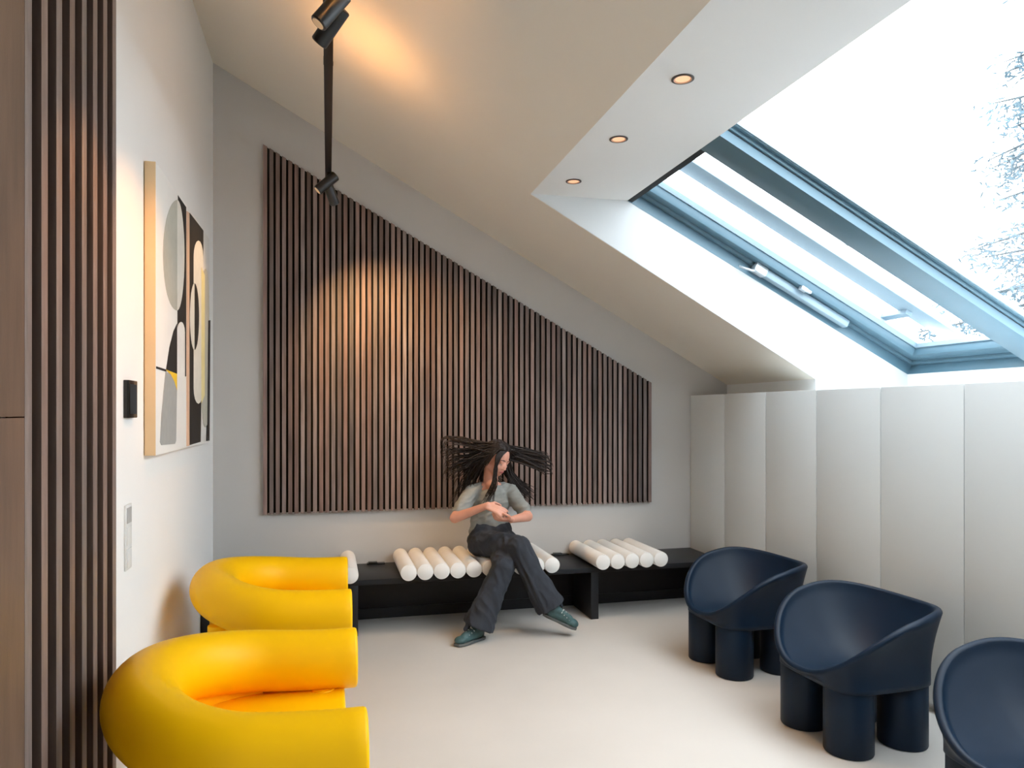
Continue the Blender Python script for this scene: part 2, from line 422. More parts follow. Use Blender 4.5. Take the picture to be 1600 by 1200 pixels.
# ================================================================== SLAT PANELS
SP = thing('slat_panel', 'dark walnut slat panel with slanted top on the taupe gable wall', 'wall panel', (1.05, YB - 0.001, 0.765))
PX0, PX1, PZ0 = -0.451, 2.544, 0.765
def ptop(x): return 3.406 + (1.734 - 3.406) * (x - PX0) / (PX1 - PX0)
build(MB().prism([(PX0 + 0.002, PZ0 + 0.008), (PX1 - 0.002, PZ0 + 0.008), (PX1 - 0.002, ptop(PX1) - 0.001), (PX0 + 0.002, ptop(PX0) - 0.002)], 'y', YB - 0.014, YB - 0.003), 'backing', 'felt_black', SP)
NS = 70; SW = 0.0272; pitch = (PX1 - PX0 - SW) / (NS - 1)
for i in range(NS):
    x0 = PX0 + i * pitch; x1 = x0 + SW
    so = build(MB().prism([(x0, PZ0), (x1, PZ0), (x1, ptop(x1)), (x0, ptop(x0))], 'y', YB - 0.036, YB - 0.013), 'slat', 'slat_wood', SP)
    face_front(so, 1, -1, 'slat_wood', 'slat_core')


LP = thing('slat_panel', 'tall brown wooden slat cladding beside the flat boards at the left edge', 'wall panel', (XL, 2.55, 0))
boxo('backing', XL + 0.003, XL + 0.008, 2.10, 2.972, 0.0, 3.25, 'felt_black', LP)
for i in range(8):
    y0 = 2.130 + i * 0.1128
    so = boxo('slat', XL + 0.005, XL + 0.036, y0, y0 + 0.047, 0.0, 3.25, 'slat_wood_pale', LP, bevel=0.0015)
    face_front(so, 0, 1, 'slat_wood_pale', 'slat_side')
boxo('board', XL + 0.003, XL + 0.036, 1.05, 2.1285, 0.0, 1.484, 'board_wood', LP, bevel=0.0015)
boxo('board', XL + 0.003, XL + 0.036, 1.05, 2.1285, 1.487, 3.25, 'board_wood', LP, bevel=0.0015)

# ================================================================== LEFT WALL: canvas, thermostat, switches
cv = thing('canvas_painting', 'large square abstract canvas with black, grey, cream and yellow shapes', 'painting', (XL, 4.29, 1.305))
CF = XL + 0.05
sc_ = boxo('stretched_canvas', XL + 0.004, CF, 3.535, 5.045, 1.305, 2.605, 'canvas', cv, bevel=0.002)
face_front(sc_, 0, 1, 'canvas', 'canvas_edge')
SHAPES = [
('black', [(4.027, 2.597), (4.251, 2.596), (4.251, 1.688), (4.206, 1.686), (4.206, 1.926), (4.014, 1.906), (4.014, 2.014)]),
('stone', [(4.014, 2.57), (3.967, 2.554), (3.922, 2.535), (3.879, 2.512), (3.839, 2.485), (3.804, 2.456), (3.772, 2.425), (3.744, 2.393), (3.722, 2.359), (3.704, 2.324), (3.691, 2.289), (3.683, 2.255), (3.68, 2.221), (3.683, 2.188), (3.691, 2.157), (3.704, 2.127), (3.722, 2.1), (3.744, 2.076), (3.772, 2.054), (3.804, 2.036), (3.839, 2.022), (3.879, 2.012), (3.922, 2.007), (3.967, 2.006), (4.014, 2.009)]),
('cream', [(4.007, 2.01), (4.031, 2.016), (4.055, 2.026), (4.078, 2.041), (4.1, 2.061), (4.121, 2.084), (4.14, 2.112), (4.157, 2.143), (4.171, 2.177), (4.183, 2.213), (4.191, 2.251), (4.196, 2.289), (4.198, 2.328), (4.196, 2.365), (4.191, 2.402), (4.183, 2.436), (4.171, 2.467), (4.157, 2.495), (4.14, 2.519), (4.121, 2.539), (4.1, 2.554), (4.078, 2.565), (4.055, 2.57), (4.031, 2.571), (4.007, 2.567)]),
('black', [(4.0, 1.942), (3.915, 1.895), (3.821, 1.809), (3.744, 1.696), (4.0, 1.69)]),
('white', [(4.206, 1.919), (4.197, 1.94), (4.174, 1.955), (4.14, 1.964), (4.1, 1.963), (4.061, 1.954), (4.029, 1.939), (4.008, 1.919), (4.0, 1.898), (4.0, 1.673), (4.206, 1.683)]),
('yellow', [(3.732, 1.697), (3.994, 1.689), (3.994, 1.606), (3.928, 1.646), (3.839, 1.679)]),
('black', [(3.54, 1.7), (3.732, 1.697), (3.744, 1.687), (3.54, 1.69)]),
('grey', [(3.732, 1.686), (3.839, 1.679), (3.928, 1.646), (3.987, 1.606), (3.967, 1.355), (3.941, 1.34), (3.641, 1.347), (3.614, 1.363), (3.647, 1.489), (3.692, 1.6)]),
('peach', [(4.258, 2.577), (4.328, 2.586), (4.328, 1.312), (4.258, 1.313)]),
('black', [(4.336, 2.588), (4.786, 2.599), (4.786, 2.457), (4.69, 1.32), (4.336, 1.316)]),
('cream', [(4.776, 2.439), (4.763, 2.473), (4.725, 2.496), (4.67, 2.505), (4.607, 2.498), (4.546, 2.477), (4.495, 2.446), (4.462, 2.409), (4.451, 2.372), (4.451, 1.634), (4.462, 1.6), (4.495, 1.571), (4.546, 1.552), (4.607, 1.545), (4.67, 1.553), (4.725, 1.575), (4.763, 1.607), (4.776, 1.644)]),
('cream', [(4.476, 2.227), (4.457, 2.222), (4.439, 2.214), (4.422, 2.203), (4.405, 2.19), (4.39, 2.174), (4.376, 2.156), (4.365, 2.136), (4.355, 2.114), (4.347, 2.092), (4.341, 2.068), (4.338, 2.044), (4.336, 2.02), (4.338, 1.997), (4.341, 1.974), (4.347, 1.952), (4.355, 1.931), (4.365, 1.912), (4.376, 1.895), (4.39, 1.88), (4.405, 1.868), (4.422, 1.859), (4.439, 1.852), (4.457, 1.849), (4.476, 1.849)]),
('black', [(4.476, 1.849), (4.495, 1.852), (4.514, 1.859), (4.532, 1.868), (4.55, 1.881), (4.566, 1.896), (4.581, 1.914), (4.594, 1.934), (4.605, 1.957), (4.614, 1.98), (4.62, 2.005), (4.624, 2.031), (4.626, 2.057), (4.624, 2.082), (4.62, 2.106), (4.614, 2.13), (4.605, 2.151), (4.594, 2.171), (4.581, 2.188), (4.566, 2.202), (4.55, 2.213), (4.532, 2.221), (4.514, 2.226), (4.495, 2.228), (4.476, 2.227)]),
('stone', [(5.0, 2.205), (4.99, 2.281), (4.96, 2.342), (4.916, 2.377), (4.865, 2.383), (4.815, 2.359), (4.774, 2.309), (4.747, 2.242), (4.737, 2.167), (4.737, 1.598), (4.747, 1.525), (4.774, 1.462), (4.815, 1.419), (4.865, 1.403), (4.916, 1.417), (4.96, 1.46), (4.99, 1.526), (5.0, 1.604)]),
('straw', [(4.709, 2.361), (4.825, 2.335), (4.825, 1.6), (4.709, 1.55)]),
('black', [(4.958, 2.073), (5.054, 2.085), (5.011, 1.315), (4.916, 1.316)]),

]
for k, (c, poly) in enumerate(SHAPES):
    build(MB().prism([(min(max(y, 3.537), 5.043), min(max(z, 1.307), 2.603)) for y, z in poly], 'x', CF - 0.0005, CF + 0.0006 + 0.0004 * k), 'painted_shape', 'paint_' + c, cv)

th = thing('wall_thermostat', 'black rectangular control panel on the white wall beside the canvas', 'thermostat', (XL, 3.28, 1.55))
boxo('body', XL, XL + 0.022, 3.205, 3.335, 1.474, 1.626, 'device_black', th, bevel=0.003)
boxo('screen', XL + 0.0215, XL + 0.0228, 3.218, 3.322, 1.490, 1.610, 'gasket', th)
sw = thing('switch_plate', 'tall pale switch plate low on the white wall behind the chair', 'light switch', (XL, 3.26, 0.99))
boxo('plate', XL, XL + 0.008, 3.215, 3.305, 0.862, 1.124, 'switch_white', sw, bevel=0.002)
boxo('socket', XL + 0.007, XL + 0.011, 3.228, 3.292, 1.050, 1.112, 'switch_grey', sw, bevel=0.001)
for z in (0.962, 0.874):
    boxo('rocker', XL + 0.007, XL + 0.011, 3.228, 3.292, z, z + 0.074, 'switch_white', sw, bevel=0.001)

# ================================================================== TRACK LIGHT
TZ = 2.96
tr = thing('track_light', 'black suspended track with adjustable cylinder spotlights', 'track light', (0.0, 3.2, TZ))
boxo('rail', -0.019, 0.019, 1.55, 4.74, TZ, TZ + 0.036, 'black_metal', tr, bevel=0.002)
for y in (1.9, 4.35):
    build(MB().cyl((0, y), 0.005, TZ + 0.03, ceil_z(0) + 0.004, 10), 'hanger_rod', 'black_metal', tr, smooth=True, angle=40)
    build(MB().cyl((0, y), 0.028, ceil_z(0) - 0.035, ceil_z(0) + 0.01, 20), 'ceiling_rose', 'black_metal', tr, smooth=True, angle=40)
def head(c, d, length=0.15, r=0.031, power=0, angle=60, blend=0.6, glow='lamp_lens', mount=None, col=WARM):
    c = Vector(c); d = Vector(d).normalized()
    a = c - d * length / 2; b = c + d * length / 2
    u = Vector((0, 1, 0)) if abs(d.y) < 0.8 else Vector((1, 0, 0))
    path = [a, a + d*0.004, b - d*0.004, b]; rad = [r - 0.004, r, r, r - 0.003]
    h = build(MB().tube(path, rad, 28), 'spot_head', 'black_metal', tr, smooth=True, angle=35)
    build(MB().tube([b - d*0.002, b + d*0.0015], r * 0.72, 24), 'lens', glow if power else 'gasket', h, smooth=True, angle=35)
    m = Vector(mount) if mount else Vector((0, c.y, TZ))
    build(MB().tube([m + Vector((0, 0, 0.01)), m - Vector((0, 0, 0.02)), c], [0.011, 0.011, 0.009], 12), 'bracket', 'black_metal', h, smooth=True, angle=40)
    if power: spot('spot_lamp', tuple(b + d * 0.01), tuple(b + d), power, angle, col, blend, 0.025, h)
# near cluster
head((0.010, 2.66, 2.915), (-0.60, -0.04, -0.80), power=SPOT_L, angle=56, blend=1.0, col=AMBER)
head((0.008, 2.76, 2.905), (-0.56, 0.48, -0.66), power=SPOT_CV, angle=52, blend=1.0, col=AMBER)
head((0.0, 2.36, 2.91), (0.10, 0.80, 0.58), power=SPOT_UP, angle=105, blend=1.0, col=AMBER)
# small uplight module riding on top of the rail
upm = build(MB().box(-0.014, 0.014, 3.78, 3.90, TZ + 0.036, TZ + 0.056), 'uplight', 'black_metal', tr)
build(MB().box(-0.010, 0.010, 3.79, 3.89, TZ + 0.056, TZ + 0.058), 'lens', 'lamp_lens', upm)
spot('uplight_lamp', (0.004, 3.84, TZ + 0.072), (0.45, 3.98, TZ + 1.0), RAIL_UP, 150, AMBER, 1.0, 0.02, upm)
# far cluster
head((-0.010, 4.63, 2.895), (-0.70, -0.05, -0.66), power=SPOT_CV2, angle=60, blend=0.9)
head((0.014, 4.69, 2.855), (0.34, 0.56, -0.75), power=SPOT_P, angle=84, blend=1.0)

# ================================================================== CUPBOARDS
CX, CH = 2.906, 1.632
names = ['cupboard unit against the gable wall, first of the row', 'second cupboard unit from the gable wall', 'third cupboard unit from the gable wall, behind the farthest blue chair',
         'fourth cupboard unit from the gable wall, behind the middle blue chair', 'fifth cupboard unit from the gable wall', 'sixth cupboard unit from the gable wall, cut by the picture edge']
for k in range(6):
    y1 = YB - 0.004 - k * 0.540; y0 = y1 - 0.540
    c = thing('tall_cupboard', 'white handleless ' + names[k], 'cupboard', (CX + 0.16, (y0+y1)/2, 0), 'built-in cupboards under the skylight')
    boxo('body', CX + 0.019, OX1 - 0.002, y0 + 0.0005, y1 - 0.0005, 0.06, CH, 'cupboard_white', c)
    boxo('plinth', CX + 0.05, OX1 - 0.002, y0 + 0.0005, y1 - 0.0005, 0.0, 0.06, 'cupboard_white', c)
    boxo('door', CX, CX + 0.0185, y0 + 0.0022, y1 - 0.0022, 0.05, CH, 'cupboard_white', c, bevel=0.0025)

# ================================================================== BENCH
BZ, BY0 = 0.375, 5.0
be = thing('bench', 'long low black bench running along the gable wall', 'bench', (1.05, 5.27, 0))
boxo('seat_top', XL + 0.002, CX - 0.002, BY0, YB - 0.002, BZ - 0.036, BZ, 'bench_black', be, bevel=0.003)
for x in (XL + 0.004, 0.135, 1.838, 2.84):
    boxo('leg', x, x + 0.058, BY0 + 0.006, 5.40, 0.0, BZ - 0.036, 'bench_black', be, bevel=0.002)
boxo('back_panel', XL + 0.002, CX - 0.002, 5.402, 5.43, 0.078, BZ - 0.036, 'bench_black', be, bevel=0.002)
boxo('plinth', XL + 0.002, CX - 0.002, 5.408, 5.428, 0.0, 0.074, 'bench_black', be)
for x, lab in ((0.275, 'small black power outlet on the bench left of the long cushion row'), (1.70, 'small black power outlet on the bench between the two cushion rows')):
    p = thing('power_outlet', lab, 'power outlet', (x + 0.065, YB - 0.045, BZ), 'power outlets on the bench')
    boxo('housing', x, x + 0.13, YB - 0.07, YB - 0.02, BZ, BZ + 0.010, 'device_black', p, bevel=0.002)
    boxo('flap', x + 0.01, x + 0.075, YB - 0.067, YB - 0.023, BZ + 0.010, BZ + 0.018, 'device_black', p, bevel=0.002)

# bolsters
BR = 0.0545
def bolster_proto():
    t = thing('bolster_cushion', 'x', 'cushion')
    n = 28; L0, L1 = 0.0, 0.615
    prof = [(BR*0.90, L0), (BR*0.97, L0 + 0.003), (BR, L0 + 0.010), (BR, L1 - 0.012), (BR*0.95, L1 - 0.003), (BR*0.80, L1)]
    R = [[(r*math.cos(2*PI*k/n), y, BR + r*math.sin(2*PI*k/n)) for k in range(n)] for r, y in prof]
    build(MB().rings(R), 'cushion_body', 'bolster_white', t, smooth=True, angle=40)
    pip = [(BR*0.955*math.cos(2*PI*k/n), 0.002, BR + BR*0.955*math.sin(2*PI*k/n)) for k in range(n + 1)]
    build(MB().tube(pip, 0.0022, 6), 'piping', 'bolster_white', t, smooth=True)
    return t
ordn = ['first', 'second', 'third', 'fourth', 'fifth', 'sixth', 'seventh', 'eighth', 'ninth', 'tenth']
spots = [(0.138, 4.905, 'white bolster cushion peeking out behind the far yellow armchair', 'bolsters behind the yellow armchair')]
for k in range(10):
    lab = 'white bolster cushion, %s from the left in the long row the person sits on' % ordn[k]
    spots.append((0.518 + 0.1105 * k, 4.895, lab, 'bolsters in the long row'))
for k in range(5):
    spots.append((1.893 + 0.1115 * k, 4.905, 'white bolster cushion, %s from the left in the row of five near the cupboards' % ordn[k], 'bolsters in the row of five'))
bp = bolster_proto()
for k, (x, y, lab, grp) in enumerate(spots):
    o = bp if k == 0 else copy_tree(bp)
    o.location = (x, y, BZ + 0.0005); o['label'] = lab; o['group'] = grp

# ================================================================== YELLOW ARMCHAIRS
def yellow_chair():
    t = thing('tube_armchair', 'x', 'armchair', group='yellow tube armchairs along the white wall')
    xe, R_, e, xc, zc, r, rise, kk = 0.10, 0.408, 0.370, -0.200, 0.524, 0.114, 0.078, 2.4
    pts = []
    for i in range(9): pts.append((xe + (xc - xe) * i / 9, -R_))
    for i in range(49):
        a = -PI/2 + PI * i / 48
        pts.append((xc - e * math.cos(a), R_ * math.sin(a)))
    for i in range(9): pts.append((xc + (xe - xc) * (i + 1) / 9, R_))
    path = []
    for x, y in pts:
        w = min(max((xe - x) / (xe - xc + e), 0), 1)
        path.append((x, y, zc + rise * w ** kk))
    # soft closed ends
    def endrow(p, sg): return [(p[0] + sg * q, p[1], p[2]) for q in (0.0, 0.008, 0.011)]
    P = endrow(path[0], 1)[::-1] + path[1:-1] + endrow(path[-1], 1)
    rad = [r - 0.016, r - 0.004, r] + [r] * (len(path) - 2) + [r, r - 0.004, r - 0.016]
    arm = build(MB().tube(P, rad, 40, up=(0, 0, 1)), 'arm_tube', 'yellow_plastic', t, smooth=True, angle=50)
    # seat pan between the arms, rounded at the back
    poly = [(0.062, -R_ + 0.005), (0.062, R_ - 0.005)] + [(xc - (e - 0.02) * math.sin(PI * i / 20), (R_ - 0.005) * math.cos(PI * i / 20)) for i in range(21)]
    build(MB().prism(poly, 'z', 0.345, 0.425), 'seat', 'yellow_plastic', t, bevel=0.016, segs=3)
    # low back wall closing the gap between seat and back tube
    A, B = [], []
    for i in range(33):
        an = -PI*0.46 + PI*0.92*i/32
        A.append((xc - (e + 0.02) * math.cos(an), (R_ + 0.02) * math.sin(an))); B.append((xc - (e - 0.03) * math.cos(an), (R_ - 0.03) * math.sin(an)))
    w_ = MB()
    w_.rings([[(a[0], a[1], 0.35), (b[0], b[1], 0.35), (b[0], b[1], 0.53), (a[0], a[1], 0.53)] for a, b in zip(A, B)])
    build(w_, 'back_wall', 'yellow_plastic', t, smooth=True, angle=40)
    for x, y in ((-0.02, -0.36), (-0.02, 0.36), (-0.52, -0.27), (-0.52, 0.27)):
        top = 0.43 if x > -0.3 else 0.47
        build(MB().cyl((x, y), 0.045, 0.0, top, 24, 0.006), 'leg', 'yellow_plastic', t, smooth=True, angle=40)
    return t
yc = yellow_chair()
yc.location = (0, 2.580, 0); yc['label'] = 'yellow tubular armchair in the near left corner of the photo, largest in view'
yc2 = copy_tree(yc)
yc2.location = (0, 4.061, 0); yc2['label'] = 'yellow tubular armchair farther back, next to the black bench'

# ================================================================== NAVY CHAIRS
def navy_chair():
    t = thing('bowl_chair', 'x', 'chair', group='navy bowl chairs in front of the cupboards')
    a_, b_, u2, z0, z1, z2, z3, tht, ex = 0.3258, 0.3648, 0.0073, 0.5425, 0.1295, -0.0654, 0.006, 0.0414, 0.8882
    n = 96
    def sp(c, e): return math.copysign(abs(c) ** e, c)
    def rot(u, v): return (u * math.cos(tht) - v * math.sin(tht), u * math.sin(tht) + v * math.cos(tht))
    rim = []; base = []
    for k in range(n):
        f = 2*PI*k/n; c, s = math.cos(f), math.sin(f)
        u = a_ * sp(c, ex) + u2 * math.cos(2*f); v = b_ * sp(s, ex)
        z = z0 + z1 * c + z2 * math.cos(2*f) + z3 * math.cos(3*f)
        x, y = rot(u, v); rim.append(Vector((x, y, z)))
        e2 = 0.42
        x, y = rot(0.258 * sp(c, e2) - 0.010, 0.268 * sp(s, e2)); base.append(Vector((x, y, 0)))
    R = []
    zb = 0.275
    R.append([(p.x * 0.72, p.y * 0.72, zb + 0.03) for p in base])
    R.append([(p.x * 0.93, p.y * 0.93, zb) for p in base])
    for i in range(14):
        s = i / 13
        row = []
        for k in range(n):
            w = max(0.0, (s - 0.22) / 0.78) ** 1.6
            q = base[k].lerp(rim[k], w)
            row.append((q.x, q.y, zb + 0.012 + (rim[k].z - 0.018 - zb - 0.012) * s))
        R.append(row)
    # rolled rim
    for q in range(1, 8):
        an = PI * q / 8
        row = []
        for k in range(n):
            p = rim[k]; d = Vector((p.x, p.y, 0)); L = d.length
            inn = d * (1 - 0.034 / L)
            cc = d * (1 - 0.017 / L)
            w = math.cos(an) * 0.017 / L
            row.append((cc.x + d.x * w, cc.y + d.y * w, p.z - 0.018 + math.sin(an) * 0.018))
        R.append(row)
    zs = 0.300
    for i in range(18):
        kq = 1 - i / 18
        row = []
        for k in range(n):
            p = rim[k]; d = Vector((p.x, p.y, 0)); L = d.length
            q = d * ((1 - 0.034 / L) * kq)
            zr = p.z - 0.020
            ww = (1 - (1 - kq) ** 1.0) ** 2.3
            row.append((q.x, q.y, zs + (zr - zs) * ww))
        R.append(row)
    build(MB().rings(R, True, True), 'seat_shell', 'navy_plastic', t, smooth=True)
    for sx in (-1, 1):
        for sy in (-1, 1):
            x, y = rot(sx * 0.147 - 0.012, sy * 0.150)
            build(MB().cyl((x, y), 0.105, 0.0, 0.292, 40, 0.008), 'leg', 'navy_plastic', t, smooth=True, angle=40)
    return t
nc = navy_chair()
nc.location = (2.395, 3.91, 0); nc['label'] = 'dark navy bowl chair farthest back, nearest the black bench'
for loc, lab in (((2.384, 2.95, 0), 'dark navy bowl chair in the middle of the row of three'), ((2.380, 1.96, 0), 'dark navy bowl chair cut off by the right edge of the photo')):
    o = copy_tree(nc); o.location = loc; o['label'] = lab
cord = build(MB().tube([(2.88, 2.62, 0.30), (2.80, 2.50, 0.20), (2.70, 2.42, 0.08), (2.55, 2.38, 0.012), (2.40, 2.36, 0.008), (2.30, 2.30, 0.008)], 0.007, 8), 'extension_cord', 'cord_black', smooth=True)
tag(cord, 'thin black cord on the floor between the two nearest navy chairs', 'cord')

# ================================================================== PERSON ON THE BENCH
PB = Vector((0, 0.03, -0.005))
J = dict(pelvis=(1.135, 5.17, 0.565), waist=(1.135, 5.19, 0.70), chest=(1.135, 5.17, 0.86), neck=(1.122, 5.13, 0.985),
         rsh=(1.000, 5.14, 0.940), rel=(0.842, 4.99, 0.770), rwr=(1.035, 4.83, 0.868),
         lsh=(1.268, 5.16, 0.935), lel=(1.366, 5.01, 0.760), lwr=(1.205, 4.85, 0.765),
         rhip=(1.045, 5.12, 0.570), rkn=(1.235, 4.75, 0.592), ran=(1.440, 4.71, 0.190),
         lhip=(1.225, 5.12, 0.565), lkn=(1.125, 4.75, 0.470), lan=(0.950, 4.73, 0.085))
J = {k: Vector(v) for k, v in J.items()}
person = thing('person', 'seated person with flying dark hair, grey tee and dark wide trousers, legs crossed', 'person', (1.13, 5.0, 0.0))
def seg(mb, a, b, ra, rb, n=16, steps=6):
    a = Vector(a); b = Vector(b)
    mb.tube([a.lerp(b, i/steps) for i in range(steps+1)], [ra + (rb-ra)*i/steps for i in range(steps+1)], n, rnd=True)
def wrinkle(me, amp, sc, skew):
    # cloth folds: ridged noise pushed along the normals
    nrm = [v.normal.copy() for v in me.vertices]
    for v, nv in zip(me.vertices, nrm):
        c = v.co
        q = Vector((c.x*sc[0] + c.z*skew*sc[0], c.y*sc[1], c.z*sc[2] - c.x*skew*sc[2]))
        r = 1 - abs(mnoise(q)) * 2.2
        v.co = c + nv * (amp * (r - 0.45) + amp * 0.35 * mnoise(q * 2.6))
    return me
# ---- head frame: looking to the viewer's right and down
HC = Vector((1.158, 5.065, 1.165))
fwd = Vector((0.50, -0.74, -0.45)).normalized()
rgt = fwd.cross(Vector((0.10, 0, 1))).normalized()      # person's right ... image left
up = rgt.cross(fwd).normalized()
def hp(r, f, u): return HC + rgt * r + fwd * f + up * u
HM = Matrix((rgt, fwd, up)).transposed()
body = MB()
body.ball(hp(0, -0.012, 0.030), (0.072, 0.092, 0.085), 24, 16, HM)        # skull
body.ball(hp(0, 0.022, -0.030), (0.058, 0.066, 0.075), 24, 16, HM)        # face
body.ball(hp(0, 0.050, -0.082), (0.030, 0.030, 0.024), 16, 10, HM)        # chin
for s in (-1, 1):
    body.ball(hp(0.036*s, 0.056, -0.028), (0.022, 0.020, 0.022), 14, 8, HM)   # cheeks
    body.ball(hp(0.028*s, 0.070, 0.020), (0.024, 0.012, 0.008), 12, 8, HM)    # brows
    body.ball(hp(0.029*s, 0.0690, 0.0055), (0.014, 0.0135, 0.0095), 14, 10, HM)   # upper lids
    body.ball(hp(0.072*s, -0.012, -0.012), (0.010, 0.019, 0.030), 12, 8, HM)  # ears
    seg(body, hp(0.048*s, -0.005, -0.060), hp(0.012*s, 0.052, -0.084), 0.022, 0.020, 12)
seg(body, hp(0, 0.078, 0.006), hp(0, 0.096, -0.030), 0.007, 0.011, 10)       # nose
body.ball(hp(0, 0.088, -0.034), (0.016, 0.012, 0.009), 12, 8, HM)
body.ball(hp(0, 0.078, -0.058), (0.022, 0.010, 0.012), 12, 8, HM)            # mouth mound
seg(body, hp(0, -0.030, -0.060), J['neck'] + Vector((0, 0.0, -0.02)), 0.050, 0.054)
# trunk under the clothes
body.ball(J['chest'], (0.135, 0.085, 0.13)); body.ball(J['waist'], (0.105, 0.078, 0.12)); body.ball(J['pelvis'], (0.145, 0.105, 0.10))
seg(body, J['rsh'], J['lsh'], 0.034, 0.034)
seg(body, J['neck'] + Vector((0, 0, -0.015)), J['rsh'], 0.045, 0.028); seg(body, J['neck'] + Vector((0, 0, -0.015)), J['lsh'], 0.045, 0.028)
for s in 'rl':
    seg(body, J[s+'sh'], J[s+'el'], 0.038, 0.036); seg(body, J[s+'el'], J[s+'wr'], 0.037, 0.023)
    seg(body, J[s+'hip'], J[s+'kn'], 0.078, 0.055); seg(body, J[s+'kn'], J[s+'an'], 0.052, 0.028)
seg(body, (1.122, 5.088, 0.985), (1.142, 5.082, 0.892), 0.040, 0.014)      # open neckline
# hands: palm, four fingers and a thumb each
def hand(wr, d, palm_n, side, curls, spread=1.0):
    """wr wrist, d finger direction, palm_n direction the palm faces, side = direction towards the thumb"""
    d = d.normalized(); palm_n = (palm_n - d * palm_n.dot(d)).normalized(); t = (side - d*side.dot(d) - palm_n*side.dot(palm_n)).normalized()
    pc = wr + d * 0.045
    for q in (-0.024, -0.008, 0.008, 0.024):
        seg(body, wr + t*q*0.7, wr + d*0.082 + t*q, 0.014, 0.0115, 10)
    lens = (0.066, 0.075, 0.070, 0.055)
    for k, q in enumerate((0.0285, 0.0095, -0.0095, -0.0285)):
        L = lens[k]; c = curls[k]
        base = wr + d*0.084 + t*q*spread
        p = base; dirn = d.copy(); ang = 0
        for j, fr in enumerate((0.45, 0.30, 0.25)):
            ang += c * (0.5, 1.0, 0.8)[j]
            dj = d * math.cos(ang) + palm_n * math.sin(ang) + t * (q * 1.5)
            e = p + dj.normalized() * L * fr
            seg(body, p, e, 0.0088 - 0.0007*j, 0.0082 - 0.0008*j, 10, 3)
            p = e
    b0 = wr + d*0.020 + t*0.024
    b1 = b0 + (t*0.85 + d*0.55 + palm_n*0.35).normalized() * 0.034
    b2 = b1 + (d*0.9 + t*0.25 + palm_n*0.35).normalized() * 0.028
    b3 = b2 + (d*0.95 + palm_n*0.3).normalized() * 0.022
    seg(body, b0, b1, 0.013, 0.0105, 10, 3); seg(body, b1, b2, 0.0105, 0.009, 10, 3); seg(body, b2, b3, 0.009, 0.0075, 10, 3)
hand(J['rwr'], Vector((0.88, -0.28, -0.36)), Vector((0.1, 0.75, -0.65)), Vector((0.2, 0.5, 0.85)), (0.30, 0.42, 0.50, 0.62))
hand(J['lwr'], Vector((-0.92, -0.22, 0.10)), Vector((0.0, 0.30, 0.95)), Vector((0.1, -0.9, 0.35)), (0.45, 0.50, 0.55, 0.60))
# feet inside the shoes
FR = Vector((0.80, -0.25, -0.42)).normalized(); FL = Vector((-0.80, -0.52, -0.18)).normalized()
seg(body, J['ran'], J['ran'] + FR*0.10 + Vector((-0.01, 0, -0.055)), 0.026, 0.018); seg(body, J['lan'], J['lan'] + Vector((-0.09, -0.06, -0.05)), 0.026, 0.018)
bo = link('body', remesh(body, 0.0048, 5, 0.45), 'skin', person, smooth=True)
for s in (-1, 1):
    e = build(MB().ball(hp(0.029*s, 0.0672, -0.001), 0.0105, 16, 10), 'eye', 'eye_white', person, smooth=True)
    build(MB().ball(hp(0.029*s, 0.0732, -0.0055), (0.0052, 0.0052, 0.0050), 12, 8), 'iris', 'iris', e, smooth=True)
    build(MB().tube([hp(0.012*s, 0.084, 0.024), hp(0.028*s, 0.084, 0.031), hp(0.046*s, 0.070, 0.025)], [0.0025, 0.0035, 0.002], 8), 'eyebrow', 'hair_dark', person, smooth=True)
build(MB().tube([hp(-0.021, 0.080, -0.059), hp(-0.009, 0.0885, -0.055), hp(0, 0.088, -0.0565), hp(0.009, 0.0885, -0.055), hp(0.021, 0.080, -0.059)], [0.002, 0.0045, 0.0045, 0.0045, 0.002], 8), 'lips', 'lip', person, smooth=True)
build(MB().tube([hp(-0.019, 0.080, -0.0605), hp(0, 0.0875, -0.0645), hp(0.019, 0.080, -0.0605)], [0.002, 0.0055, 0.002], 8), 'lips', 'lip', person, smooth=True)

# ---- tee
tee = MB()
tee.ball(J['chest'] + Vector((0, 0, -0.01)), (0.150, 0.100, 0.135), 24, 16)
seg(tee, J['chest'] + Vector((0, 0, 0.03)), J['waist'], 0.118, 0.122, 24)
tee.ball(J['waist'] + Vector((0, 0, 0.0)), (0.148, 0.112, 0.13), 24, 16)
tee.ball(J['waist'] + Vector((0, -0.01, -0.06)), (0.158, 0.122, 0.08), 24, 16)
tee.ball(J['chest'] + Vector((0.05, -0.062, -0.02)), (0.062, 0.045, 0.06)); tee.ball(J['chest'] + Vector((-0.05, -0.062, -0.02)), (0.062, 0.045, 0.06))
seg(tee, J['rsh'], J['lsh'], 0.050, 0.050); seg(tee, J['neck'] + Vector((-0.05, 0.015, -0.03)), J['rsh'], 0.042, 0.052); seg(tee, J['neck'] + Vector((0.05, 0.015, -0.03)), J['lsh'], 0.042, 0.052)
for s in 'rl':
    seg(tee, J[s+'sh'], J[s+'sh'].lerp(J[s+'el'], 0.74), 0.053, 0.054)
link('tee_shirt', wrinkle(remesh(tee, 0.006, 6, 0.5), 0.0075, (9, 9, 24), 0.4), 'tee_grey', person, smooth=True)
